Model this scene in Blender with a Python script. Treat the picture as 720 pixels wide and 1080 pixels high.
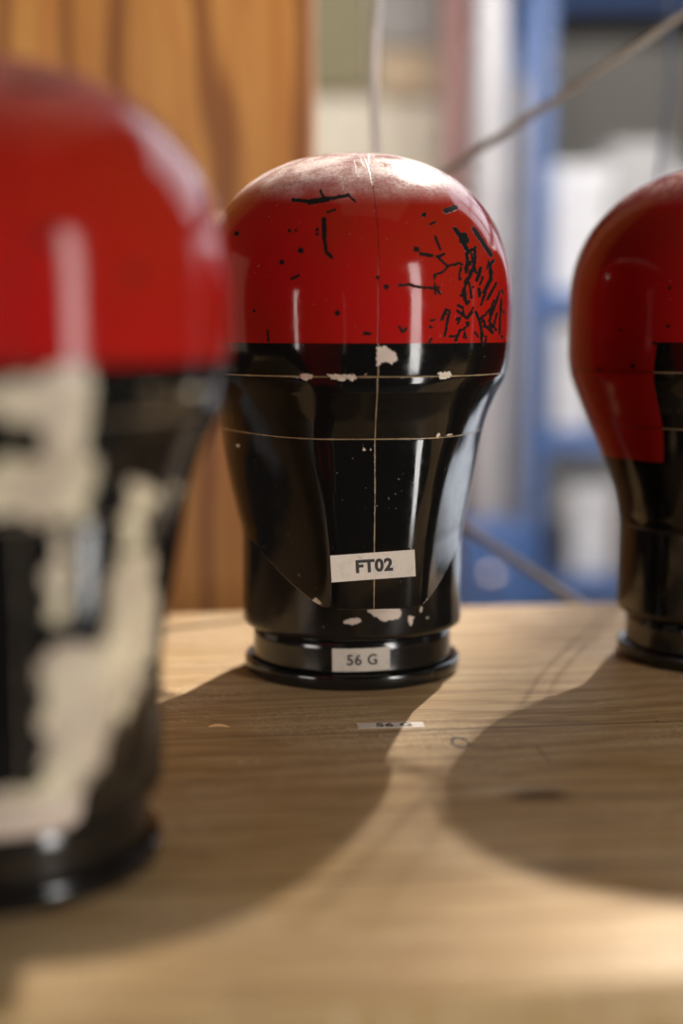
import bpy, bmesh, math, random
import numpy as np
from mathutils import Vector, Matrix, noise as mnoise

for o in list(bpy.data.objects): bpy.data.objects.remove(o, do_unlink=True)
S = bpy.context.scene
COL = S.collection
R = math.radians

# ------------------------------------------------------------------ camera
TOP = 0.90                      # height of the bench top above the floor
CAMH = 0.182                    # camera above bench top
PITCH = R(7.2); F = 1500.0      # focal length in pixels of the 720x1080 frame
cam_d = bpy.data.cameras.new('camera'); cam = bpy.data.objects.new('camera', cam_d); COL.objects.link(cam)
cam.location = (0, 0, TOP + CAMH); cam.rotation_euler = (R(90) - PITCH, 0, 0)
cam_d.sensor_fit = 'AUTO'; cam_d.sensor_width = 36; cam_d.lens = 50
cam_d.clip_start = 0.01; cam_d.clip_end = 100
cam_d.dof.use_dof = True; cam_d.dof.focus_distance = 0.685; cam_d.dof.aperture_fstop = 2.15
cam_d.dof.aperture_blades = 0
S.camera = cam

# ------------------------------------------------------------------ exposure, world, lights
S.view_settings.view_transform = 'Standard'; S.view_settings.look = 'None'
S.view_settings.gamma = 1; S.view_settings.use_curve_mapping = False
S.view_settings.exposure = 0.0
W = bpy.data.worlds.new('world'); S.world = W; W.use_nodes = True
wn = W.node_tree.nodes; wl = W.node_tree.links
wn['Background'].inputs[0].default_value = (0.95, 0.93, 0.9, 1)
wn['Background'].inputs[1].default_value = 0.022

def sun(az, el, strength, col, ang):
    # az: degrees right of straight-behind the bench; el: elevation
    d = bpy.data.lights.new('sun', 'SUN'); d.energy = strength; d.color = col; d.angle = R(ang)
    o = bpy.data.objects.new('sun', d); COL.objects.link(o)
    to = Vector((math.sin(R(az)) * math.cos(R(el)), math.cos(R(az)) * math.cos(R(el)), math.sin(R(el))))
    o.rotation_euler = to.to_track_quat('Z', 'Y').to_euler(); o.location = to * 6
sun(20, 39, 6.8, (1.0, 0.92, 0.82), 1.4)

def area(name, loc, target, sx, sy, power, col):
    d = bpy.data.lights.new(name, 'AREA'); d.shape = 'RECTANGLE'; d.size = sx; d.size_y = sy
    d.energy = power; d.color = col
    o = bpy.data.objects.new(name, d); COL.objects.link(o); o.location = loc
    v = Vector(loc) - Vector(target); o.rotation_euler = v.to_track_quat('Z', 'Y').to_euler()
C0 = (0, 0.77, TOP + 0.15)
area('back_window_light', (1.7, 3.7, 2.9), C0, 2.2, 1.5, 30, (0.86, 0.92, 1.0))
area('side_window_light', (1.35, -0.6, 1.25), C0, 0.30, 1.3, 29, (1.0, 0.97, 0.93))
area('left_window_light', (-1.25, -0.40, 1.13), C0, 0.45, 0.30, 7, (1.0, 0.93, 0.86))
area('rear_rim_fill', (1.62, 2.7, 1.12), C0, 1.3, 1.3, 8.5, (0.84, 0.90, 1.0))  # unseen fill added for the pale rim on the middle head
area('ceiling_light', (0.3, 0.9, 3.4), (0.1, 0.9, 0.9), 2.2, 1.6, 5.0, (1.0, 0.78, 0.50))
area('left_rear_fill', (-1.9, 1.35, 1.30), (0.2, 0.8, 1.05), 0.7, 0.9, 1.2, (1.0, 0.80, 0.58))  # unseen warm fill, added for tan reflections on the right head
area('bay_fill', (0.3, 1.75, 2.0), (0.3, 3.2, 1.65), 1.6, 0.5, 27, (1.0, 0.97, 0.94))  # unseen lamp added to brighten the blurred workshop only

# ------------------------------------------------------------------ projection helpers (measure the photo)
def at(px, py, d):
    """world point seen at pixel px,py on the vertical plane y=d"""
    cx = (px - 360) / F; cy = (540 - py) / F
    v = Vector((cx, math.cos(PITCH) + cy * math.sin(PITCH), -math.sin(PITCH) + cy * math.cos(PITCH)))
    t = d / v.y
    return Vector((v.x * t, d, TOP + CAMH + v.z * t))
def ground(px, py):
    cx = (px - 360) / F; cy = (540 - py) / F
    v = Vector((cx, math.cos(PITCH) + cy * math.sin(PITCH), -math.sin(PITCH) + cy * math.cos(PITCH)))
    t = -CAMH / v.z
    return Vector((v.x * t, v.y * t, TOP))
def project(P):
    """P (n,3) world -> pixels"""
    x = P[:, 0]; y = P[:, 1]; z = P[:, 2] - TOP - CAMH
    dep = y * math.cos(PITCH) - z * math.sin(PITCH)
    up = y * math.sin(PITCH) + z * math.cos(PITCH)
    return 360 + F * x / dep, 540 - F * up / dep

# ------------------------------------------------------------------ object helpers
def link(o, parent=None):
    COL.objects.link(o)
    if parent: o.parent = parent
    return o
def tag(o, label=None, cat=None, group=None, kind=None):
    if label: o['label'] = label
    if cat: o['category'] = cat
    if group: o['group'] = group
    if kind: o['kind'] = kind
    return o
def empty(name, loc, rz, label, cat, group=None):
    o = bpy.data.objects.new(name, None); COL.objects.link(o); o.empty_display_size = 0.05
    o.location = loc; o.rotation_euler = (0, 0, rz)
    return tag(o, label, cat, group)
def from_bm(name, bm, mat, parent=None, smooth=False):
    me = bpy.data.meshes.new(name); bm.normal_update(); bm.to_mesh(me); bm.free()
    if smooth:
        me.polygons.foreach_set('use_smooth', [True] * len(me.polygons))
    if mat: me.materials.append(mat)
    return link(bpy.data.objects.new(name, me), parent)
def box_bm(bm, x0, x1, y0, y1, z0, z1, M=None, bevel=0.0):
    g = bmesh.ops.create_cube(bm, size=1)
    T = Matrix.Translation(((x0 + x1) / 2, (y0 + y1) / 2, (z0 + z1) / 2)) @ Matrix.Diagonal((x1 - x0, y1 - y0, z1 - z0, 1))
    if M is not None: T = M @ T
    bmesh.ops.transform(bm, matrix=T, verts=g['verts'])
    if bevel:
        es = list({e for v in g['verts'] for e in v.link_edges})
        bmesh.ops.bevel(bm, geom=es, offset=bevel, segments=2, affect='EDGES', profile=0.5)
def box(name, dims, mat, parent=None, bevel=0.0, M=None):
    bm = bmesh.new(); box_bm(bm, *dims, M=M, bevel=bevel); return from_bm(name, bm, mat, parent)
def tube(name, pts, r, mat, parent=None, n=12, cap=True):
    bm = bmesh.new(); rings = []
    pts = [Vector(p) for p in pts]
    for i, p in enumerate(pts):
        a = pts[max(i - 1, 0)]; b = pts[min(i + 1, len(pts) - 1)]
        t = (b - a).normalized(); u = t.cross(Vector((0, 1, 0.01))).normalized(); w = t.cross(u)
        rings.append([bm.verts.new(p + (u * math.cos(2 * math.pi * k / n) + w * math.sin(2 * math.pi * k / n)) * r) for k in range(n)])
    for A, B in zip(rings, rings[1:]):
        for k in range(n): bm.faces.new((A[k], A[(k + 1) % n], B[(k + 1) % n], B[k]))
    if cap: bm.faces.new(rings[0]); bm.faces.new(rings[-1][::-1])
    bmesh.ops.recalc_face_normals(bm, faces=bm.faces)
    return from_bm(name, bm, mat, parent, smooth=True)
def lathe(name, prof, mat, parent=None, n=160):
    bm = bmesh.new(); rings = []
    for r, z in prof:
        rings.append([bm.verts.new((r * math.cos(2 * math.pi * k / n), r * math.sin(2 * math.pi * k / n), z)) for k in range(n)])
    for A, B in zip(rings, rings[1:]):
        for k in range(n): bm.faces.new((A[k], A[(k + 1) % n], B[(k + 1) % n], B[k]))
    bm.faces.new(rings[0][::-1]); bm.faces.new(rings[-1])
    bmesh.ops.recalc_face_normals(bm, faces=bm.faces)
    return from_bm(name, bm, mat, parent, smooth=True)

# ------------------------------------------------------------------ node helpers
class NT:
    def __init__(s, name):
        s.m = bpy.data.materials.new(name); s.m.use_nodes = True
        s.t = s.m.node_tree; s.b = s.t.nodes['Principled BSDF']
    def n(s, t, **k):
        x = s.t.nodes.new(t)
        for a, b in k.items(): setattr(x, a, b)
        return x
    def put(s, sock, v):
        if hasattr(v, 'is_linked'): s.t.links.new(v, sock)
        else:
            if isinstance(v, (tuple, list)) and len(v) == 3 and sock.type == 'RGBA': v = (*v, 1)
            sock.default_value = v
    def math(s, op, a, b=0.0, c=0.0):
        x = s.n('ShaderNodeMath', operation=op)
        for i, v in enumerate((a, b, c)): s.put(x.inputs[i], v)
        return x.outputs[0]
    def mix(s, f, a, b):
        x = s.n('ShaderNodeMix', data_type='RGBA'); s.put(x.inputs[0], f); s.put(x.inputs[6], a); s.put(x.inputs[7], b)
        return x.outputs[2]
    def ss(s, v, a, b, lo=0.0, hi=1.0):
        x = s.n('ShaderNodeMapRange', interpolation_type='SMOOTHSTEP')
        for i, q in enumerate((v, a, b, lo, hi)): s.put(x.inputs[i], q)
        return x.outputs[0]
    def coord(s, scale=(1, 1, 1), loc=(0, 0, 0)):
        c = s.n('ShaderNodeTexCoord'); mp = s.n('ShaderNodeMapping')
        mp.inputs['Scale'].default_value = scale; mp.inputs['Location'].default_value = loc
        s.t.links.new(c.outputs['Object'], mp.inputs[0]); return mp.outputs[0]
    def noise(s, vec, sc, det=4, rough=0.55, dist=0.0):
        x = s.n('ShaderNodeTexNoise'); s.put(x.inputs['Vector'], vec); x.inputs['Scale'].default_value = sc
        x.inputs['Detail'].default_value = det; x.inputs['Roughness'].default_value = rough; x.inputs['Distortion'].default_value = dist
        return x.outputs['Fac']
    def attr(s, name): return s.n('ShaderNodeAttribute', attribute_name=name).outputs['Fac']
    def bump(s, h, st, dist=0.001):
        x = s.n('ShaderNodeBump'); s.put(x.inputs['Height'], h); x.inputs['Strength'].default_value = st
        x.inputs['Distance'].default_value = dist; s.t.links.new(x.outputs[0], s.b.inputs['Normal'])
    def set(s, **k):
        for a, v in k.items(): s.put(s.b.inputs[a.replace('_', ' ')], v)
        return s.m

def plain(name, col, rough=0.5, metal=0.0, var=0.12, sc=30):
    t = NT(name); f = t.noise(t.coord(), sc, 3)
    k = t.ss(f, 0.3, 0.7)
    c = t.mix(k, tuple(v * (1 - var) for v in col), tuple(min(1, v * (1 + var)) for v in col))
    t.set(Base_Color=c, Roughness=rough, Metallic=metal); return t.m

Z_RED, Z_S1, Z_S2 = 0.177, 0.1615, 0.132     # paint edge and the two scribed rings
def headform_paint(name, sun_dustk=0.9, spec=0.17, rag=0.0, primer=((0.56, 0.45, 0.37), (0.66, 0.58, 0.47)), seam_black=(0.42, 0.30, 0.17), seam_red=(0.09, 0.01, 0.01)):
    t = NT(name)
    co = t.coord(); sx = t.n('ShaderNodeSeparateXYZ'); t.put(sx.inputs[0], co)
    x, y, z = sx.outputs
    nz = t.noise(co, 900, 3, 0.65); nzs = t.math('SUBTRACT', nz, 0.5)
    big = t.noise(co, 14, 3)
    red = t.mix(t.ss(big, 0.3, 0.7), (0.37, 0.008, 0.008), (0.29, 0.016, 0.006))
    black = (0.006, 0.0055, 0.005)
    # region of black lacquer, edge stored on the mesh
    eb = t.math('ADD', t.attr('black_edge'), t.math('MULTIPLY', nzs, 0.0006))
    kb = t.ss(eb, -0.0002, 0.0002, 1.0, 0.0)
    col = t.mix(kb, red, black)
    # worn specks
    spn = t.noise(co, 420, 2, 0.5); sp = t.ss(spn, 0.735, 0.76)
    col = t.mix(t.math('MULTIPLY', sp, 0.35), col, (0.30, 0.24, 0.2))
    # settled dust on the crown, with the sunlit crescent painted into its colour
    g = t.n('ShaderNodeNewGeometry'); sg = t.n('ShaderNodeSeparateXYZ'); t.put(sg.inputs[0], g.outputs['Normal'])
    du = t.ss(sg.outputs[2], 0.6, 0.86)
    dn = t.ss(t.noise(co, 700, 4, 0.8), 0.36, 0.62, 0.5, 1.0)
    dm = t.ss(t.noise(co, 45, 4, 0.6), 0.35, 0.65, 0.3, 1.0)
    sun_dust = t.math('MULTIPLY', t.math('MULTIPLY', du, dn), dm)
    col = t.mix(t.math('MULTIPLY', sun_dust, sun_dustk), col, (0.95, 0.72, 0.66))
    # scribed lines
    w1 = t.math('ABSOLUTE', t.math('SUBTRACT', z, Z_S1)); w2 = t.math('ABSOLUTE', t.math('SUBTRACT', z, Z_S2))
    w3 = t.math('ABSOLUTE', t.math('ADD', x, t.math('MULTIPLY', t.math('SUBTRACT', t.noise(co, 22, 2), 0.5), 0.0008)))
    w4 = t.math('ABSOLUTE', t.math('SUBTRACT', z, Z_RED))
    wr = t.math('MULTIPLY', t.math('SUBTRACT', t.noise(co, 120, 3), 0.42), 0.0006)
    def ln(w, hw): return t.ss(t.math('SUBTRACT', w, wr), hw, hw + 0.00025, 1.0, 0.0)
    front = t.ss(y, -0.03, -0.01, 1.0, 0.0)
    h = t.math('MAXIMUM', ln(w1, 0.00016), ln(w2, 0.00010))
    v = t.math('MULTIPLY', ln(w3, 0.00005), front)
    lines = t.math('MAXIMUM', h, v)
    lb = t.math('MULTIPLY', lines, kb)
    lr = t.math('MULTIPLY', lines, t.math('SUBTRACT', 1.0, kb))
    col = t.mix(t.math('MULTIPLY', lr, 0.8), col, seam_red)
    col = t.mix(t.math('MULTIPLY', lb, 0.75), col, seam_black)
    # chips: dark (through the red) and pale (down to the primer, plus one painted reflection)
    dk = t.ss(t.math('ADD', t.math('SUBTRACT', 11.7, t.attr('dark_chip')), t.math('MULTIPLY', nzs, 4.2)), 0.1, 0.35, 1.0, 0.0)
    pl = t.ss(t.math('ADD', t.math('SUBTRACT', 12.0, t.attr('pale_chip_glint')), t.math('ADD', t.math('MULTIPLY', nzs, 7.0), t.math('MULTIPLY', t.math('SUBTRACT', t.noise(co, 75, 4, 0.7), 0.47), rag))), -0.35, 0.35, 1.0, 0.0)
    col = t.mix(dk, col, (0.012, 0.011, 0.010))
    pc = t.mix(t.ss(t.noise(co, 60, 3), 0.35, 0.65), *primer)
    col = t.mix(pl, col, pc)
    rough = t.math('ADD', t.ss(t.noise(co, 130, 4, 0.7), 0.3, 0.8, 0.06, 0.17), t.math('MULTIPLY', sun_dust, 0.35))
    rough = t.math('ADD', rough, t.math('MULTIPLY', t.math('MAXIMUM', dk, pl), 0.4))
    hgt = t.math('SUBTRACT', t.math('MULTIPLY', t.noise(co, 35, 2), 0.35), t.math('MAXIMUM', lines, t.math('MAXIMUM', dk, pl)))
    t.bump(hgt, 0.35, 0.0004)
    t.set(Sheen_Weight=t.math('MULTIPLY', sun_dust, 1.15 * sun_dustk), Sheen_Roughness=0.45, Sheen_Tint=(1.0, 0.93, 0.9))
    t.set(Base_Color=col, Roughness=rough, IOR=1.5, Specular_IOR_Level=t.math('MULTIPLY', t.math('SUBTRACT', 1.0, t.math('MULTIPLY', dk, 0.9)), t.math('ADD', spec, t.math('MULTIPLY', kb, 0.34 - spec))))
    return t.m

def neck_paint(name):
    t = NT(name); co = t.coord()
    nz = t.math('SUBTRACT', t.noise(co, 500, 4, 0.7), 0.5)
    pl = t.ss(t.math('ADD', t.math('SUBTRACT', 12.0, t.attr('pale_chip_glint')), t.math('MULTIPLY', nz, 7.0)), -0.35, 0.35, 1.0, 0.0)
    sp = t.ss(t.noise(co, 260, 3, 0.6), 0.72, 0.75)
    col = t.mix(t.math('MULTIPLY', sp, 0.4), (0.007, 0.0065, 0.006), (0.22, 0.17, 0.13))
    col = t.mix(pl, col, (0.55, 0.44, 0.36))
    t.bump(t.noise(co, 60, 3), 0.25, 0.0005)
    t.set(Base_Color=col, Roughness=t.math('ADD', t.ss(t.noise(co, 90, 4), 0.3, 0.8, 0.08, 0.22), t.math('MULTIPLY', pl, 0.4)))
    return t.m

def label_paper(name, c=(0.66, 0.58, 0.49)):
    t = NT(name); co = t.coord()
    f = t.ss(t.noise(co, 160, 4, 0.7), 0.45, 0.75); g = t.ss(t.noise(co, 380, 3, 0.6), 0.66, 0.70)
    col = t.mix(f, c, tuple(v * 0.85 for v in c)); col = t.mix(t.math('MULTIPLY', g, 0.5), col, (0.25, 0.19, 0.14))
    t.set(Base_Color=col, Roughness=0.55); return t.m

def bench_wood(name):
    t = NT(name); co = t.coord(); s = t.n('ShaderNodeSeparateXYZ'); t.put(s.inputs[0], co); x, y, z = s.outputs
    gr = t.noise(t.coord((3.2, 70, 20)), 3.0, 6, 0.62, 0.6)
    fine = t.noise(t.coord((6, 420, 60)), 2.0, 4, 0.6)
    wv = t.n('ShaderNodeTexWave', bands_direction='Y'); t.put(wv.inputs['Vector'], t.coord((0.55, 1, 1)))
    wv.inputs['Scale'].default_value = 17; wv.inputs['Distortion'].default_value = 7; wv.inputs['Detail'].default_value = 3
    wv.inputs['Detail Scale'].default_value = 1.3
    c = t.mix(t.ss(gr, 0.3, 0.72), (0.55, 0.375, 0.185), (0.38, 0.235, 0.10))
    c = t.mix(t.math('MULTIPLY', t.ss(wv.outputs['Fac'], 0.5, 1.0), 0.55), c, (0.30, 0.17, 0.07))
    c = t.mix(t.math('MULTIPLY', t.ss(fine, 0.50, 0.72), 0.5), c, (0.28, 0.17, 0.08))
    blot = t.ss(t.noise(t.coord((1, 1.6, 1)), 7, 4, 0.6), 0.45, 0.75)
    c = t.mix(t.math('MULTIPLY', blot, 0.35), c, (0.33, 0.22, 0.12))
    # pale rubbed scratches
    scn = t.noise(t.coord((14, 14, 1)), 9, 5, 0.75, 2.2)
    sc_ = t.ss(t.math('ABSOLUTE', t.math('SUBTRACT', scn, 0.5)), 0.0, 0.03, 1.0, 0.0)
    area_ = t.ss(t.noise(co, 9, 2), 0.46, 0.62)
    c = t.mix(t.math('MULTIPLY', t.math('MULTIPLY', sc_, area_), 0.75), c, (0.78, 0.64, 0.46))
    dirt = t.ss(t.noise(t.coord((1, 1.5, 1), (3, 1, 0)), 26, 5, 0.7, 0.5), 0.56, 0.74)
    c = t.mix(t.math('MULTIPLY', dirt, 0.4), c, (0.20, 0.13, 0.07))
    scl = t.ss(t.math('ABSOLUTE', t.math('SUBTRACT', t.noise(t.coord((7, 30, 1), (1, 5, 0)), 4, 4, 0.6, 1.2), 0.5)), 0.0, 0.012, 1.0, 0.0)
    c = t.mix(t.math('MULTIPLY', t.math('MULTIPLY', scl, t.ss(t.noise(co, 14, 2), 0.5, 0.6)), 0.6), c, (0.80, 0.66, 0.48))
    # glued board joints
    wob = t.math('MULTIPLY', t.math('SUBTRACT', t.noise(t.coord((1, 0, 0)), 5, 2), 0.5), 0.003)
    def joint(c, yy, wd, k):
        d = t.math('ABSOLUTE', t.math('ADD', t.math('SUBTRACT', y, yy), wob))
        return t.mix(t.ss(d, wd, wd * 2.2, k, 0.0), c, (0.10, 0.055, 0.025))
    for yy, wd, k in JOINTS: c = joint(c, yy, wd, k)
    # knots and dents that the photo shows
    wobn = t.math('SUBTRACT', t.noise(co, 140, 3, 0.7), 0.5)
    for (kx, ky, rx, ry, k, kc, ring) in KNOTS:
        dx = t.math('DIVIDE', t.math('SUBTRACT', x, kx), rx); dy = t.math('DIVIDE', t.math('SUBTRACT', y, ky), ry)
        d = t.math('SQRT', t.math('ADD', t.math('MULTIPLY', dx, dx), t.math('MULTIPLY', dy, dy)))
        d = t.math('ADD', d, t.math('MULTIPLY', wobn, 0.9))
        if ring: m = t.ss(t.math('ABSOLUTE', t.math('SUBTRACT', d, 0.85)), 0.0, 0.3, k, 0.0)
        else: m = t.ss(d, 0.25, 1.1, k, 0.0)
        c = t.mix(m, c, kc)
    t.bump(t.math('ADD', t.math('MULTIPLY', gr, 0.5), fine), 0.16, 0.0006)
    t.set(Base_Color=c, Roughness=t.ss(gr, 0.3, 0.7, 0.48, 0.62), Specular_IOR_Level=0.12); return t.m

def board_wood(name):
    t = NT(name)
    gr = t.noise(t.coord((18, 18, 0.9)), 3.0, 5, 0.6, 0.8)
    wv = t.n('ShaderNodeTexWave', bands_direction='X'); t.put(wv.inputs['Vector'], t.coord((1, 1, 0.22)))
    wv.inputs['Scale'].default_value = 5.2; wv.inputs['Distortion'].default_value = 9.0; wv.inputs['Detail'].default_value = 3
    c = t.mix(t.ss(gr, 0.3, 0.7), (0.92, 0.45, 0.12), (0.74, 0.29, 0.065))
    c = t.mix(t.math('MULTIPLY', t.ss(wv.outputs['Fac'], 0.72, 1.0), 0.8), c, (0.30, 0.09, 0.02))
    t.set(Base_Color=c, Roughness=0.5); return t.m

# ------------------------------------------------------------------ setting: floor, back wall
M_floor = plain('floor_concrete', (0.07, 0.07, 0.075), 0.7)
M_wall = plain('wall_plaster', (0.46, 0.44, 0.40), 0.8)
fl = box('floor', (-3, 3, -2.2, 6.2, -0.05, 0.0), M_floor); tag(fl, kind='structure')
wb = box('wall_back', (-3, 3, 5.2, 5.3, 0.0, 2.1), M_wall); tag(wb, kind='structure')

bm = bmesh.new(); box_bm(bm, 1.24, 1.30, 3.28, 3.34, 0.0, 4.5, bevel=0.005); box_bm(bm, 1.480, 1.548, 4.57, 4.63, 0.0, 5.6, bevel=0.005); box_bm(bm, 0.45, 1.24, 3.29, 3.33, 3.48, 3.68); box_bm(bm, 2.0, 2.09, 3.28, 3.34, 0.0, 4.5, bevel=0.005); box_bm(bm, 1.30, 2.0, 3.29, 3.33, 4.3, 4.4)
tag(from_bm('sun_blocker_1', bm, M_wall), kind='structure')       # unseen posts and rails, added to shade the bench and the left crown
# ------------------------------------------------------------------ workbench
g1, g2, g3, g4 = ground(60, 1080), ground(720, 1027), ground(190, 645), ground(600, 637)
ROT = math.atan2((g2.y - g1.y) / 1 + (g4.y - g3.y), (g2.x - g1.x) + (g4.x - g3.x))
ux = Vector((math.cos(ROT), math.sin(ROT))); uy = Vector((-math.sin(ROT), math.cos(ROT)))
def loc(g): return (Vector((g.x, g.y)).dot(ux), Vector((g.x, g.y)).dot(uy))
yf = (loc(g1)[1] + loc(g2)[1]) / 2; yb = (loc(g3)[1] + loc(g4)[1]) / 2
def L(px, py): return loc(ground(px, py))
JOINTS = [(L(400, 772)[1], 0.0007, 0.7), (L(400, 700)[1], 0.0006, 0.35), (L(300, 930)[1], 0.0008, 0.6)]
KNOTS = []
def knot(px, py, rx, ry, k, c, ring=False): a = L(px, py); KNOTS.append((a[0], a[1], rx, ry, k, c, ring))
knot(567, 838, 0.017, 0.014, 0.95, (0.12, 0.06, 0.012))
knot(485, 783, 0.0042, 0.0085, 1.0, (0.03, 0.03, 0.035), True)
knot(572, 795, 0.0012, 0.022, 0.5, (0.16, 0.10, 0.06))
knot(600, 915, 0.022, 0.010, 0.45, (0.20, 0.15, 0.12))
knot(470, 845, 0.018, 0.005, 0.35, (0.18, 0.13, 0.09))
knot(650, 838, 0.040, 0.005, 0.35, (0.22, 0.15, 0.10))
knot(540, 832, 0.030, 0.006, 0.45, (0.74, 0.60, 0.42))
knot(690, 940, 0.012, 0.008, 0.35, (0.22, 0.15, 0.10))
knot(692, 761, 0.0016, 0.0016, 0.8, (0.08, 0.04, 0.02))
M_bench = bench_wood('pine_bench_top')
bench = empty('workbench', (0, 0, TOP), ROT, 'pale pine workbench top with knots, worn scratches and a front edge', 'workbench')
bm = bmesh.new(); box_bm(bm, -1.1, 1.3, yf, yb, -0.032, 0.0, bevel=0.003)
from_bm('bench_top', bm, M_bench, bench)
M_steel = plain('bench_steel', (0.20, 0.21, 0.22), 0.45, 0.6)
box('apron', (-1.04, 1.24, yf + 0.05, yf + 0.075, -0.11, -0.032), M_steel, bench)
for lx in (-1.0, 1.2):
    for ly in (yf + 0.06, yb - 0.06):
        box('leg', (lx - 0.025, lx + 0.025, ly - 0.025, ly + 0.025, -TOP, -0.032), M_steel, bench)

# ------------------------------------------------------------------ headform shape
def interp(tab, z):
    a = np.array(tab); o = np.argsort(a[:, 0]); return smooth_interp(a[o, 0], a[o, 1], z)
def smooth_interp(xs, ys, x):
    # monotone cubic (Fritsch-Carlson)
    h = np.diff(xs); d = np.diff(ys) / h; m = np.zeros(len(xs)); m[0] = d[0]; m[-1] = d[-1]
    for i in range(1, len(xs) - 1):
        m[i] = 0 if d[i - 1] * d[i] <= 0 else 2 * d[i - 1] * d[i] / (d[i - 1] + d[i])
    i = np.clip(np.searchsorted(xs, x) - 1, 0, len(h) - 1); t = np.clip((x - xs[i]) / h[i], 0, 1)
    return (2*t**3-3*t**2+1)*ys[i] + (t**3-2*t**2+t)*h[i]*m[i] + (-2*t**3+3*t**2)*ys[i+1] + (t**3-t**2)*h[i]*m[i+1]

ZTOP, Z0, WMAX, LMAX, CY = 0.2735, 0.195, 0.0820, 0.0975, -0.006
W_T = [(0.045, 0.0597), (0.070, 0.0598), (0.078, 0.0603), (0.085, 0.0622), (0.100, 0.0660), (0.117, 0.0697), (0.135, 0.0722), (0.148, 0.0765), (0.1615, 0.0814), (0.195, 0.0820)]
LB_T = [(0.045, 0.0597), (0.078, 0.0598), (0.092, 0.0625), (0.113, 0.0725), (0.140, 0.0880), (0.1615, 0.0965), (0.172, 0.0975), (0.195, 0.0975)]
YF_T = [(0.045, 0.0950), (0.060, 0.0960), (0.100, 0.0975), (0.125, 0.0985), (0.140, 0.1000), (0.152, 0.1040), (0.1615, 0.1075), (0.175, 0.1085), (0.195, 0.1085)]
DC_T = [(0.045, 0.0598), (0.080, 0.0628), (0.105, 0.0665), (0.120, 0.0700), (0.135, 0.0765), (0.150, 0.0860), (0.165, 0.1050), (0.195, 0.1400)]
K_T = [(0.045, 22), (0.10, 17), (0.13, 12), (0.16, 9), (0.195, 9)]
CY_T = [(0.045, 0.0), (0.08, 0.0), (0.14, -0.005), (0.1615, CY), (0.195, CY)]
CN = np.array((0.912, -0.410))           # cheek plane normal (right cheek)
def radius(phi, z):
    """returns x,y of the section surface. phi 0 = face direction (-Y)"""
    ux_ = np.sin(phi); uy_ = -np.cos(phi)
    zz = np.minimum(z, Z0)
    cy = interp(CY_T, zz); w = interp(W_T, zz); lb = interp(LB_T, zz); yfr = interp(YF_T, zz) + cy
    dc = interp(DC_T, zz) - cy * CN[1]; k = interp(K_T, zz)
    lf = np.where(zz < 0.1615, np.maximum(yfr * 1.02, w), yfr)
    blend = np.clip((0.1615 - zz) / 0.03, 0, 1)
    lf = yfr * (1 + 0.10 * blend)
    Lq = np.where(uy_ > 0, lb, lf)
    N = np.sqrt((ux_ / w) ** 2 + (uy_ / Lq) ** 2)
    fr = np.maximum(-uy_, 0) / np.where(blend > 0, yfr / np.maximum(blend, 0.25) ** 0.12, 9.0)
    c1 = np.maximum(np.abs(ux_) * CN[0] + uy_ * CN[1], 0) / dc
    r = (N ** k + fr ** k + c1 ** k) ** (-1 / k)
    q = np.clip((z - Z0) / (ZTOP - Z0), 0, 1); s = (1 - q ** 2.3) ** (1 / 2.3)
    r = r * s
    return r * ux_, cy + r * uy_
def z_low(phi):
    """lower rim of the head: chin low at the front, rising along the jaw to the collar"""
    a = np.abs(np.degrees(phi))
    return np.interp(a, [0, 15.5, 16.5, 62, 80, 180], [0.0505, 0.0505, 0.0512, 0.0735, 0.076, 0.076])

def sd_poly(px, py, poly):
    P = np.array(poly, float); n = len(P); d = np.full(px.shape, 1e9); inside = np.zeros(px.shape, bool)
    for i in range(n):
        a = P[i]; b = P[(i + 1) % n]; e = b - a
        wx = px - a[0]; wy = py - a[1]
        t = np.clip((wx * e[0] + wy * e[1]) / (e @ e), 0, 1)
        d = np.minimum(d, np.hypot(wx - t * e[0], wy - t * e[1]))
        c = (a[1] > py) != (b[1] > py)
        with np.errstate(divide='ignore', invalid='ignore'):
            xi = (b[0] - a[0]) * (py - a[1]) / (b[1] - a[1] if b[1] != a[1] else 1e-9) + a[0]
        inside ^= c & (px < xi)
    return np.where(inside, -d, d)
def sd_stroke(px, py, pts, w):
    P = np.array(pts, float); d = np.full(px.shape, 1e9)
    if len(P) == 1: return np.hypot(px - P[0][0], py - P[0][1]) - w
    for a, b in zip(P, P[1:]):
        e = b - a; wx = px - a[0]; wy = py - a[1]
        t = np.clip((wx * e[0] + wy * e[1]) / max(e @ e, 1e-9), 0, 1)
        d = np.minimum(d, np.hypot(wx - t * e[0], wy - t * e[1]))
    return d - w / 2
def marks_field(co, nrm, Mw, strokes, polys, scale=1.0):
    """signed distance (in photo pixels) to chips, kept on the camera-facing side of the shell"""
    Mn = np.array(Mw)
    P = co @ Mn[:3, :3].T + Mn[:3, 3]; N = nrm @ Mn[:3, :3].T
    V = np.array((0, 0, TOP + CAMH)) - P
    facing = (N * V).sum(1) > 0
    px, py = project(P); d = np.full(len(P), 30.0)
    for pts, w in strokes: d = np.minimum(d, sd_stroke(px, py, pts, w))
    for pl in polys: d = np.minimum(d, sd_poly(px, py, pl))
    return 12.0 - np.where(facing, d / scale, 30.0)
def add_attr(me, name, v):
    a = me.attributes.new(name, 'FLOAT', 'POINT'); a.data.foreach_set('value', v.astype(np.float32))

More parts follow.
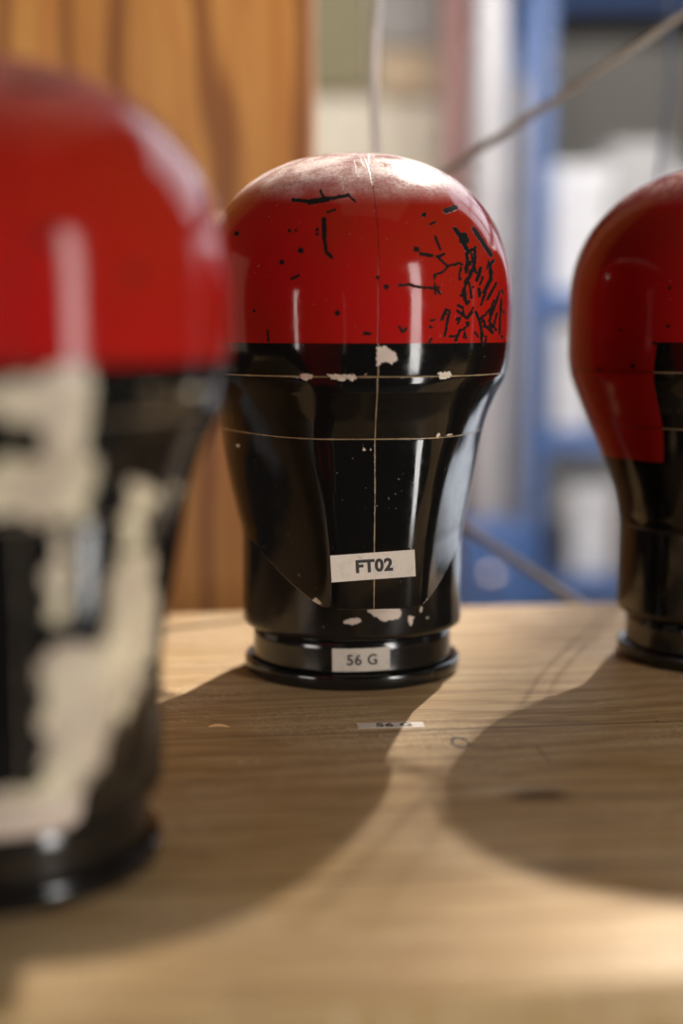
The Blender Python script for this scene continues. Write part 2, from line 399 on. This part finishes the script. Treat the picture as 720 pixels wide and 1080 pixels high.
def grid_mesh(name, X, Y, Z, caps):
    """X,Y,Z arrays (rows, cols), cols closed. caps: (bottom point, top point)"""
    nr, nc = X.shape
    co = np.stack([X.ravel(), Y.ravel(), Z.ravel()], 1)
    i = np.arange(nr - 1)[:, None] * nc; j = np.arange(nc)[None]; j2 = (j + 1) % nc
    q = np.stack([i + j, i + j2, i + nc + j2, i + nc + j], -1).reshape(-1, 4)
    nb = len(co); co = np.vstack([co, np.array(caps)])
    jj = np.arange(nc)
    bot = np.stack([np.full(nc, nb), (jj + 1) % nc, jj], 1); top = np.stack([np.full(nc, nb + 1), (nr - 1) * nc + jj, (nr - 1) * nc + (jj + 1) % nc], 1)
    me = bpy.data.meshes.new(name)
    me.vertices.add(len(co)); me.vertices.foreach_set('co', co.ravel())
    loops = np.concatenate([q.ravel(), bot.ravel(), top.ravel()])
    nq = len(q); nt = 2 * nc
    me.loops.add(len(loops)); me.loops.foreach_set('vertex_index', loops.astype(np.int32))
    me.polygons.add(nq + nt)
    starts = np.concatenate([np.arange(nq) * 4, nq * 4 + np.arange(nt) * 3]).astype(np.int32)
    me.polygons.foreach_set('loop_start', starts)
    me.polygons.foreach_set('use_smooth', np.ones(nq + nt, bool))
    me.update(calc_edges=True); me.validate()
    nr_ = np.empty(len(co) * 3, np.float32); me.vertices.foreach_get('normal', nr_)
    return me, co, nr_.reshape(-1, 3).astype(float)

def head_mesh(res_phi, res_z):
    u = np.linspace(-1, 1, res_phi, endpoint=False)
    phi = np.pi * (0.55 * u + 0.45 * u ** 3)             # denser towards the face
    t = np.linspace(0, 1, res_z)
    th = np.where(t < 0.60, t / 0.60, 1.0)
    ang = np.clip((t - 0.60) / 0.40, 0, 1) * (np.pi / 2)
    zl = z_low(phi)[None, :]
    Zl = zl + (Z0 - zl) * th[:, None]
    Zu = Z0 + (ZTOP - Z0) * np.sin(ang)[:, None] ** 1.0
    Zg = np.where(t[:, None] < 0.60, Zl, np.broadcast_to(Zu, Zl.shape))
    Zg = np.minimum(Zg, ZTOP - 1e-6)
    PH = np.broadcast_to(phi[None], Zg.shape)
    X, Y = radius(PH, Zg)
    # underside of jaw: three extra inner rows towards the collar
    rows = []
    for k, dz in ((0.0, 0.0), (0.35, 0.0015), (1.0, 0.002)):
        r0 = np.hypot(X[0], Y[0]); ri = np.minimum(r0, 0.0592) * 0.97
        rr = r0 * (1 - k) + ri * k
        if k == 0: rr = r0 - 0.0006; dzz = -0.0005
        else: dzz = dz
        rows.append((X[0] / r0 * rr, Y[0] / r0 * rr, Zg[0] + dzz))
    rows = rows[::-1]
    X = np.vstack([r[0] for r in rows] + [X]); Y = np.vstack([r[1] for r in rows] + [Y]); Zg = np.vstack([r[2] for r in rows] + [Zg])
    return X, Y, Zg

def text_mesh(txt, size, depth=0.0, bold=0.0):
    cu = bpy.data.curves.new('t', 'FONT'); cu.body = txt; cu.size = size; cu.align_x = 'CENTER'; cu.align_y = 'CENTER'
    cu.offset = bold; cu.extrude = depth; cu.resolution_u = 6; cu.space_character = 1.08
    o = bpy.data.objects.new('t', cu); COL.objects.link(o)
    bpy.context.view_layer.update()
    me = bpy.data.meshes.new_from_object(o.evaluated_get(bpy.context.evaluated_depsgraph_get()))
    bpy.data.objects.remove(o); bpy.data.curves.remove(cu); return me
M_ink = plain('label_ink', (0.035, 0.028, 0.025), 0.6)

def wrap_cyl(me, r, x0, z0, tilt):
    """bend a flat XY mesh (Y up, Z out) round a vertical cylinder, front at -Y"""
    ct, st = math.cos(tilt), math.sin(tilt)
    for v in me.vertices:
        x, y, z = v.co; x, y = x * ct - y * st, x * st + y * ct
        a = (x + x0) / r
        v.co = (math.sin(a) * (r + z), -math.cos(a) * (r + z), z0 + y)
def strip_label(w, h, t, nx=24):
    bm = bmesh.new(); box_bm(bm, -w / 2, w / 2, -h / 2, h / 2, 0, t)
    bmesh.ops.subdivide_edges(bm, edges=[e for e in bm.edges if abs(e.verts[0].co.x - e.verts[1].co.x) > w * 0.9], cuts=nx)
    me = bpy.data.meshes.new('label'); bm.to_mesh(me); bm.free(); return me

def make_headform(loc_, rz, label, mats, res, sc=(1, 1, 1), dark=([], []), pale=([], []), neck_pale=([], []), red_low=0.095, yb_=0.003):
    root = empty('headform', loc_, rz, label, 'headform', 'helmet test headforms on the bench')
    root.scale = sc
    Mw = Matrix.Translation(loc_) @ Matrix.Rotation(rz, 4, 'Z') @ Matrix.Diagonal((*sc, 1))
    X, Y, Z = head_mesh(*res)
    me, co, nr = grid_mesh('head', X, Y, Z, [(0, 0, 0.076), (0, CY, ZTOP)])
    # signed distance of the black lacquer region (negative inside)
    z = co[:, 2]; y = co[:, 1]
    face = np.maximum(z - Z_RED, y - (yb_ + 0.0015 * np.sin(z * 90)))
    be = np.minimum(face, z - red_low)
    add_attr(me, 'black_edge', be)
    add_attr(me, 'dark_chip', marks_field(co, nr, Mw, *dark))
    add_attr(me, 'pale_chip_glint', marks_field(co, nr, Mw, *pale))
    me.materials.append(mats[0]); link(bpy.data.objects.new('head', me), root)
    # neck collar
    n = 420
    prof = [(0.0530, 0.0262), (0.0575, 0.0262), (0.0590, 0.0272), (0.0595, 0.029)] + [(0.0595, 0.029 + 0.0009 * i) for i in range(1, 53)] + [(0.0590, 0.0768), (0.050, 0.0770)]
    pr = np.array(prof); a = np.linspace(0, 2 * np.pi, n, endpoint=False)
    me, co, nr = grid_mesh('neck_collar', pr[:, :1] * np.cos(a), pr[:, :1] * np.sin(a), np.broadcast_to(pr[:, 1:], (len(pr), n)), [(0, 0, 0.0262), (0, 0, 0.077)])
    add_attr(me, 'pale_chip_glint', marks_field(co, nr, Mw, *neck_pale))
    me.materials.append(mats[1]); link(bpy.data.objects.new('neck_collar', me), root)
    lathe('neck_stub', [(0.040, 0.007), (0.0545, 0.0075), (0.0540, 0.010), (0.0538, 0.020), (0.0537, 0.0275), (0.045, 0.0280)], mats[1], root)
    lathe('base_flange', [(0.040, 0.0), (0.0565, 0.0), (0.0580, 0.0010), (0.0585, 0.0025), (0.0587, 0.0062), (0.0583, 0.0078), (0.0574, 0.0084), (0.0565, 0.0080), (0.0558, 0.0070), (0.045, 0.0068)], mats[1], root)
    return root

M_neck = neck_paint('black_neck_paint')
# ------------------------------------------------------------------ middle headform
TH = R(6)
mx = (371 - 360) / F * 0.783
PALE_S = [([(386, 395), (388, 395)], 1), ([(462, 459)], 2.2), ([(470, 459), (476, 458)], 1), ([(384, 474)], 1.2), ([(390, 474)], 1.0), ([(251, 470)], 1.5),
          ([(374, 170), (378, 186)], 1.0), ([(389, 163), (393, 195)], 1.2), ([(381, 168), (385, 176)], 2.0), ([(360, 186), (362, 199)], 0.9), ([(398, 172), (404, 174)], 1.5)]
PALE_P = [[(397, 366), (406, 365), (410, 368), (418, 372), (419, 380), (413, 384), (406, 381), (401, 384), (397, 386)],
          [(345, 395), (374, 395), (376, 399), (371, 402), (366, 399), (360, 403), (355, 400), (349, 399)],
          [(316, 394), (330, 395), (329, 399), (322, 402), (317, 399)],
          [(462, 393), (475, 392), (476, 397), (470, 400), (463, 399)],
          [(329, 633), (333, 630), (340, 637), (331, 639)], [(446, 638), (450, 632), (454, 632), (452, 638)]]
PALE_P2 = [[(386, 643), (400, 640), (420, 642), (424, 646), (420, 653), (404, 655), (392, 649)],
           [(362, 654), (378, 651), (382, 655), (372, 659), (364, 658)], [(431, 648), (436, 651), (436, 658), (432, 660), (430, 654)],
           [(442, 640), (446, 642), (443, 648)]]
DARK_S = [([(309, 211), (333, 212.5), (345, 210), (357, 207.6), (367, 205.7)], 3.0), ([(325, 213), (345, 210)], 5), ([(367, 206), (374, 212)], 1.6), ([(338, 201), (341, 208)], 2.2),
 ([(341.3, 231), (341.8, 251)], 4.2), ([(341.8, 251), (343.7, 265.6), (349.8, 271.3)], 3), ([(345, 224), (353, 221)], 1.8), ([(316.8, 264.2)], 2.8), ([(297, 276.5)], 2.2), ([(307.3, 294), (314.4, 290.7)], 2),
 ([(305.4, 243.5)], 1.6), ([(312, 242.5)], 1.1), ([(249.3, 246.3)], 2.2), ([(334, 242)], 1.6), ([(334, 247)], 1.4), ([(355.5, 330.3)], 2.4), ([(384.3, 351.6), (390, 352)], 2.4), ([(407, 302.5)], 2.6), ([(398, 292.5)], 1.8),
 ([(282.3, 349), (282.8, 360)], 1.5), ([(268, 328)], 1.1), ([(439, 262.8)], 2.7), ([(443.5, 267.7), (455.2, 269.5)], 3), ([(458.8, 249.7), (460.6, 254), (464.2, 263.2)], 1.8), ([(447, 226.5)], 2), ([(453, 237), (459, 234)], 1.5),
 ([(460.6, 270.4), (470.6, 279.5)], 2), ([(463, 270), (468, 268)], 2), ([(481.4, 278.6), (474, 279.5), (467, 286.7), (458.8, 289.4), (458, 294)], 1.8), ([(420, 301), (430.8, 300.2), (443.5, 303), (456, 303.8), (462.4, 303)], 1.8),
 ([(460.6, 304.7), (464, 310)], 1.6), ([(458, 299), (459, 310)], 1.5), ([(470, 222.5), (479.6, 219)], 5), ([(479.6, 241.5), (487, 251), (492, 263)], 4), ([(499.5, 241.5), (506.7, 252.4), (517.5, 268.6)], 4), ([(497.7, 263), (492, 267), (493, 279.5), (491.3, 286.7)], 2.8),
 ([(501, 261.4), (500.4, 277.7), (496, 290), (490.4, 301), (487.7, 310), (492, 320)], 2.6), ([(506.7, 283), (503, 295.7)], 3), ([(516.6, 283), (517.5, 294), (510.3, 308.4)], 3), ([(523, 299), (514, 315.6)], 1.8),
 ([(505, 305), (505.8, 312)], 2.8), ([(512, 308), (508.5, 317)], 2), ([(482.3, 328), (492, 335.5), (497.7, 329)], 2.4), ([(483, 322), (488, 325)], 2), ([(501.3, 329), (505, 337), (507.6, 348), (507.6, 360.7)], 2.2),
 ([(474, 328), (471, 342), (468.8, 355)], 2), ([(470.6, 326.4), (466, 336.4)], 2.8), ([(485, 348), (480.5, 359)], 2.4), ([(474, 355), (483, 354.4)], 1.6), ([(524.7, 313.8), (515.7, 339), (523, 348)], 1.7), ([(528.4, 315.6), (526.5, 351.7)], 1.4),
 ([(521, 317), (516, 332)], 1.5), ([(510.3, 342.7), (519.3, 350.8)], 2), ([(453.4, 338), (458.8, 337.3)], 1.2), ([(421, 345), (424, 350), (428, 347)], 2.2), ([(454, 345)], 1.4), ([(452, 362), (455, 357)], 1.6), ([(485, 294)], 1.6), ([(482, 337)], 1.7), ([(493, 341)], 1.9),
 ([(487, 279), (483, 277)], 1.4), ([(497, 268), (502, 288)], 1.6), ([(509, 292), (506, 300)], 1.6), ([(495, 300), (497, 314)], 1.7), ([(519, 323), (511, 333)], 1.3), ([(524, 330), (520, 345)], 1.2), ([(504, 355), (500, 350)], 1.3), ([(515, 276), (519, 288)], 2.0)]
rnd = random.Random(5)
for k in range(46):
    x0 = rnd.uniform(474, 530); y0 = rnd.uniform(262, 358)
    if (x0 - 500) * 0.6 + (y0 - 262) * 0.1 < -8: continue
    a_ = rnd.gauss(1.9, 0.45); l_ = rnd.uniform(1, 8)
    DARK_S.append(([(x0, y0), (x0 + l_ * math.cos(a_), y0 + l_ * math.sin(a_))], rnd.uniform(0.8, 1.7)))
DARK_P = [[(483.2, 247), (491, 245), (494.5, 254), (490.4, 259), (485, 256)]]
M_mid = headform_paint('red_black_paint_chipped')
mid = make_headform((mx, 0.766, TOP), TH, 'chipped red and black headform in sharp focus, its face label reading FT02', (M_mid, M_neck), (1000, 620),
                    dark=(DARK_S, DARK_P), pale=(PALE_S, PALE_P), neck_pale=([([(450, 652)], 1.2), ([(262, 664), (268, 668)], 1)], PALE_P2))
M_paper = label_paper('label_paper'); M_paper2 = label_paper('worn_label_paper', (0.50, 0.44, 0.37)); M_paper3 = label_paper('bench_tape_paper', (0.78, 0.68, 0.58))
# name label on the flat chin panel
lab = bpy.data.objects.new('name_label', strip_label(0.0405, 0.0130, 0.0003, 2)); lab.data.materials.append(M_paper); link(lab, mid)
zc = 0.0715
lab.location = (-0.0008, -float(interp(YF_T, np.array([zc]))[0]) - 0.0003, zc)
slope = math.atan2(0.0975 - 0.0960, 0.04)
lab.rotation_euler = (R(90) + slope * 0.9, R(-3.2), 0)
lab['label'] = 'cream paper sticker reading FT02'
tx = bpy.data.objects.new('printed_text', text_mesh('FT02', 0.0082, 0.00003, 0.00038)); tx.data.materials.append(M_ink); link(tx, lab); tx.location = (0.0004, -0.0001, 0.00036)
# size label wrapped round the stub
sm = strip_label(0.0300, 0.0120, 0.0003, 28); wrap_cyl(sm, 0.0541, -0.0012, 0.0158, R(1)); sm.materials.append(M_paper2)
sl = bpy.data.objects.new('size_label', sm); link(sl, mid); sl['label'] = 'small grey sticker reading 56 G'
tm = text_mesh('56 G', 0.0076, 0.00003, 0.00018); wrap_cyl(tm, 0.05446, -0.0008, 0.0156, R(1)); tm.materials.append(M_ink)
link(bpy.data.objects.new('printed_text', tm), sl)

# ------------------------------------------------------------------ left headform (near, out of focus)
lx, ly = -0.122, 0.480
def poly_blob(*p): return list(p)
LP = [[(-60, 420), (0, 405), (26, 392), (55, 384), (98, 380), (102, 400), (97, 430), (98, 480), (106, 505), (100, 535), (84, 552), (50, 556), (15, 552), (-30, 535), (-30, 500), (10, 486), (36, 478), (38, 452), (0, 438), (-60, 440)],
      [(134, 514), (178, 511), (176, 530), (158, 542), (136, 538)], [(124, 552), (150, 548), (157, 562), (150, 582), (128, 584)],
      [(129, 580), (150, 570), (162, 600), (166, 640), (164, 678), (148, 718), (124, 760), (110, 805), (90, 835), (84, 862), (62, 886), (0, 892), (-40, 890), (-40, 850), (0, 838), (44, 824), (49, 784), (40, 713), (67, 669), (107, 673), (120, 633)],
      [(52, 556), (74, 556), (76, 600), (66, 665), (58, 640)]]  # this last patch paints in the side window's reflected streak
M_left = headform_paint('red_black_paint_worn', sun_dustk=0.12, spec=0.14, rag=75.0, primer=((0.50, 0.40, 0.30), (0.74, 0.64, 0.44)), seam_black=(0.35, 0.27, 0.18))
left = make_headform((lx, ly, TOP), R(20), 'nearest headform at the left, blurred, its black face worn to big pale patches', (M_left, M_neck), (420, 300), sc=(1.0, 1.0, 0.98), yb_=0.0,
                     dark=([([(48, 250)], 8), ([(142, 288)], 6), ([(10, 88), (70, 90)], 6)], []), pale=([([(100, 412), (220, 412)], 3), ([(140, 520), (200, 515)], 3)], LP), neck_pale=([], LP))
# ------------------------------------------------------------------ right headform (further, turned to the right)
M_right = headform_paint('red_black_paint_glossy', sun_dustk=0.3, spec=0.22, seam_red=(0.02, 0.008, 0.006))
right = make_headform(((761 - 360) / F * 0.81, 0.795, TOP), R(58), 'headform at the right edge, turned sideways with red cheek and black face', (M_right, M_neck), (420, 300),
                      dark=([([(704, 344)], 2), ([(667, 386)], 2.5), ([(706, 304)], 1.6), ([(654, 348)], 1.5), ([(632, 390)], 2), ([(690, 362)], 2)], []), yb_=0.015, red_low=0.114)

# ------------------------------------------------------------------ tape on the bench, splinter
g = ground(412, 765); a = L(412, 765)
tp = bpy.data.objects.new('bench_tape', strip_label(0.0310, 0.0090, 0.0002, 2)); tp.data.materials.append(M_paper3); link(tp, bench)
tp.location = (a[0], a[1], 0.0); tp.rotation_euler = (0, 0, R(3) - ROT + R(1)); tp['label'] = 'pale tape strip with faint 56 G writing'
tt = bpy.data.objects.new('printed_text', text_mesh('56 G', 0.0080, 0.00002, 0.0003)); tt.data.materials.append(M_ink); link(tt, tp); tt.location = (0.0015, -0.0002, 0.00024)
g = ground(230, 767)
bm = bmesh.new(); rings = []
for i in range(7):
    u = i / 6; r = 0.0007 * math.sin(math.pi * (0.1 + 0.8 * u)); p = Vector((-0.005 + 0.010 * u, 0.0012 * math.sin(u * 3), r))
    rings.append([bm.verts.new(p + Vector((0, math.cos(k * 1.0472) * r, math.sin(k * 1.0472) * r))) for k in range(6)])
for A, B in zip(rings, rings[1:]):
    for k in range(6): bm.faces.new((A[k], A[(k + 1) % 6], B[(k + 1) % 6], B[k]))
bm.faces.new(rings[0]); bm.faces.new(rings[-1]); bmesh.ops.recalc_face_normals(bm, faces=bm.faces)
spl = from_bm('wood_splinter', bm, plain('splinter_wood', (0.62, 0.36, 0.16), 0.6), None, True); spl.location = (g.x, g.y, TOP)
tag(spl, 'tiny orange wood splinter lying on the bench left of the sharp headform', 'splinter')

# ------------------------------------------------------------------ board behind the bench
M_board = board_wood('pine_board')
BD = 1.19; pr_ = at(327, 300, BD)
bd = box('wooden_board', (-0.75, 0.0, 0.0, 0.020, 0.0, 1.95), M_board, bevel=0.0015)
bd.location = (pr_.x, BD, 0); bd.rotation_euler = (0, 0, R(-14))
tag(bd, 'upright orange pine board with dark grain standing behind the bench at left', 'board')

# ------------------------------------------------------------------ rods and cables behind
M_rod = plain('brace_rod_steel', (0.24, 0.20, 0.16), 0.42, 0.5)
def rod(p0, p1, d, r, label):
    a, b = at(*p0, d), at(*p1, d); a, b = a, b
    o = tube('brace_rod', [a.lerp(b, i / 6) for i in range(7)], r, M_rod); tag(o, label, 'rod', 'crossed steel brace rods'); return o
rod((880, -92), (330, 275), 1.00, 0.0028, 'steel brace rod slanting up to the right behind the sharp headform')
rod((60, 270), (830, 782), 1.02, 0.0030, 'steel brace rod slanting down behind the bench between the two headforms')
M_cab = plain('cable_sheath', (0.62, 0.58, 0.55), 0.45)
M_cab2 = plain('thin_cable_sheath', (0.10, 0.13, 0.22), 0.5)
pts = [at(*p, 0.975) for p in [(402, -230), (400, -120), (400, -40), (398, 10), (395, 45), (394, 80), (395, 120), (397, 170), (399, 260), (398, 360), (394, 460), (384, 550), (370, 620), (360, 660), (354, 720)]]
pts.append(Vector((pts[-1].x - 0.004, 0.975, 0.003)))
tag(tube('cable', pts, 0.0029, M_cab), 'pale grey cable hanging straight down behind the sharp headform', 'cable')
pts = [at(*p, 1.10) for p in [(712, -240), (707, -100), (704, 0), (706, 40), (706, 90), (700, 140), (695, 180), (694, 300), (694, 460), (694, 640)]]
pts.append(Vector((pts[-1].x, 1.10, 0.02)))
tag(tube('cable', pts, 0.0016, M_cab2), 'thin dark blue cable hanging above the headform at the right edge', 'cable')

# ------------------------------------------------------------------ blurred workshop behind
def px_box(name, x0, x1, y0, y1, d, dep, mat, label, cat, group=None, bevel=0.003, floor=False):
    a = at(x0, y1, d); b = at(x1, y0, d)
    z0 = 0.0 if floor else a.z
    o = box(name, (a.x, b.x, d, d + dep, z0, b.z), mat, None, bevel)
    return tag(o, label, cat, group)
M_blue = plain('blue_rack_steel', (0.07, 0.16, 0.42), 0.4)
M_white = plain('grey_white_column', (0.46, 0.46, 0.49), 0.5)
M_beige = plain('beige_cabinet', (0.50, 0.46, 0.37), 0.55)
M_olive = plain('olive_cabinet', (0.12, 0.10, 0.035), 0.55)
M_redb = plain('red_brown_pipe', (0.26, 0.14, 0.13), 0.5)
M_grey = plain('grey_box', (0.45, 0.45, 0.46), 0.6)
M_bw = plain('white_box', (0.74, 0.75, 0.78), 0.6)
M_dark = plain('dark_box', (0.05, 0.05, 0.06), 0.6)
M_tan = plain('tan_box', (0.36, 0.27, 0.17), 0.6)
# cabinet at left of the gap
cabx = empty('cabinet', (at(300, 300, 3.0).x, 3.0, 0), 0, 'blurred beige cabinet with olive doors standing behind the pale cable', 'cabinet')
w_ = at(462, 300, 3.0).x - at(300, 300, 3.0).x
zt = lambda py, d=3.0: at(400, py, d).z
box('body', (0, w_, 0.03, 0.45, 0, 2.0), M_beige, cabx, 0.004)
dv = (at(395, 300, 3.0).x - at(300, 300, 3.0).x)
box('door', (0.01, dv - 0.005, 0, 0.03, zt(96), 1.98), M_olive, cabx, 0.003)
box('door', (dv + 0.005, w_ - 0.01, 0, 0.03, zt(48), 1.98), plain('dark_grey_door', (0.16, 0.15, 0.14)), cabx, 0.003)
box('drawer', (dv + 0.005, w_ - 0.01, -0.005, 0.03, zt(100), zt(52)), M_tan, cabx, 0.003)
# posts
tube('pipe', [Vector((at(478, 300, 2.8).x, 2.8, z)) for z in (0.0, 1.0, 2.1)], 0.026, M_redb)
tag(bpy.data.objects['pipe'], 'blurred red-brown vertical pipe beside the grey column', 'pipe')
px_box('column', 500, 536, -200, 600, 2.7, 0.08, M_white, 'blurred pale grey column right of the sharp headform', 'column', floor=True)
px_box('panel', 537, 558, 84, 600, 2.9, 0.03, plain('lilac_panel', (0.34, 0.34, 0.40), 0.5), 'narrow blurred lilac grey panel between column and blue rack', 'panel', floor=True)
# blue rack with boxes
RD = 3.0
rx0, rx1 = at(560, 300, RD).x, at(860, 300, RD).x
rack = empty('shelving_rack', (rx0, RD, 0), 0, 'blurred blue steel shelving rack holding pale boxes', 'shelving rack')
pw = at(578, 300, RD).x - rx0
for x_ in (0, rx1 - rx0 - pw):
    for y_ in (0, 0.36): box('upright', (x_, x_ + pw, y_, y_ + 0.04, 0, 2.0), M_blue, rack, 0.002)
for py in (-60, 306, 455, 610): 
    zz = zt(py, RD); box('shelf', (pw, rx1 - rx0 - pw, 0, 0.40, zz - 0.045, zz), M_blue, rack, 0.002)
for py in (300,): pass
def rbox(x0, x1, h_px, shelf_py, mat, label, dy=0.04, dep=0.25):
    a = at(x0, shelf_py, RD + dy); b = at(x1, shelf_py, RD + dy); z0 = zt(shelf_py, RD)
    bm = bmesh.new(); hh = h_px * 3.0 / F
    box_bm(bm, a.x, b.x, RD + dy, RD + dy + dep, z0, z0 + hh, bevel=0.004)
    box_bm(bm, a.x - 0.004, b.x + 0.004, RD + dy - 0.004, RD + dy + dep + 0.004, z0 + hh * 0.78, z0 + hh + 0.004, bevel=0.003)
    tag(from_bm('storage_box', bm, mat), label, 'box', 'boxes on the blue rack')
rbox(582, 640, 128, 306, M_bw, 'tall white box on the upper visible rack shelf, left end')
rbox(645, 700, 150, 306, M_grey, 'tall grey box on the upper visible rack shelf beside the white one')
rbox(706, 770, 120, 306, M_bw, 'white box on the upper rack shelf hidden mostly by right headform')
rbox(584, 622, 108, 455, M_bw, 'white box on the middle rack shelf next to blue upright')
rbox(628, 690, 92, 455, M_grey, 'grey box on the middle rack shelf behind the right headform')
rbox(600, 645, 96, 610, M_bw, 'white box on the lower rack shelf left of right headform')
rbox(582, 597, 50, 610, M_dark, 'small dark box on the lower rack shelf by the blue upright')
rbox(655, 720, 80, 610, M_tan, 'tan box on the lower rack shelf behind right headform')
px_box('crate', 486, 556, 560, 700, 2.45, 0.2, M_blue, 'blurred blue crate low down behind the bench between headforms', 'crate', floor=True)
# polished ball added so its glint blurs to a bright disc
cp = at(517, 608, 2.42)
bm = bmesh.new(); bmesh.ops.create_uvsphere(bm, u_segments=32, v_segments=20, radius=0.016); box_bm(bm, -0.006, 0.006, 0.008, 0.035, -0.006, 0.006)
kb_ = from_bm('highlight_ball', bm, plain('polished_ball', (0.9, 0.8, 0.8), 0.08, 1.0), bpy.data.objects['crate'], True); kb_.location = cp
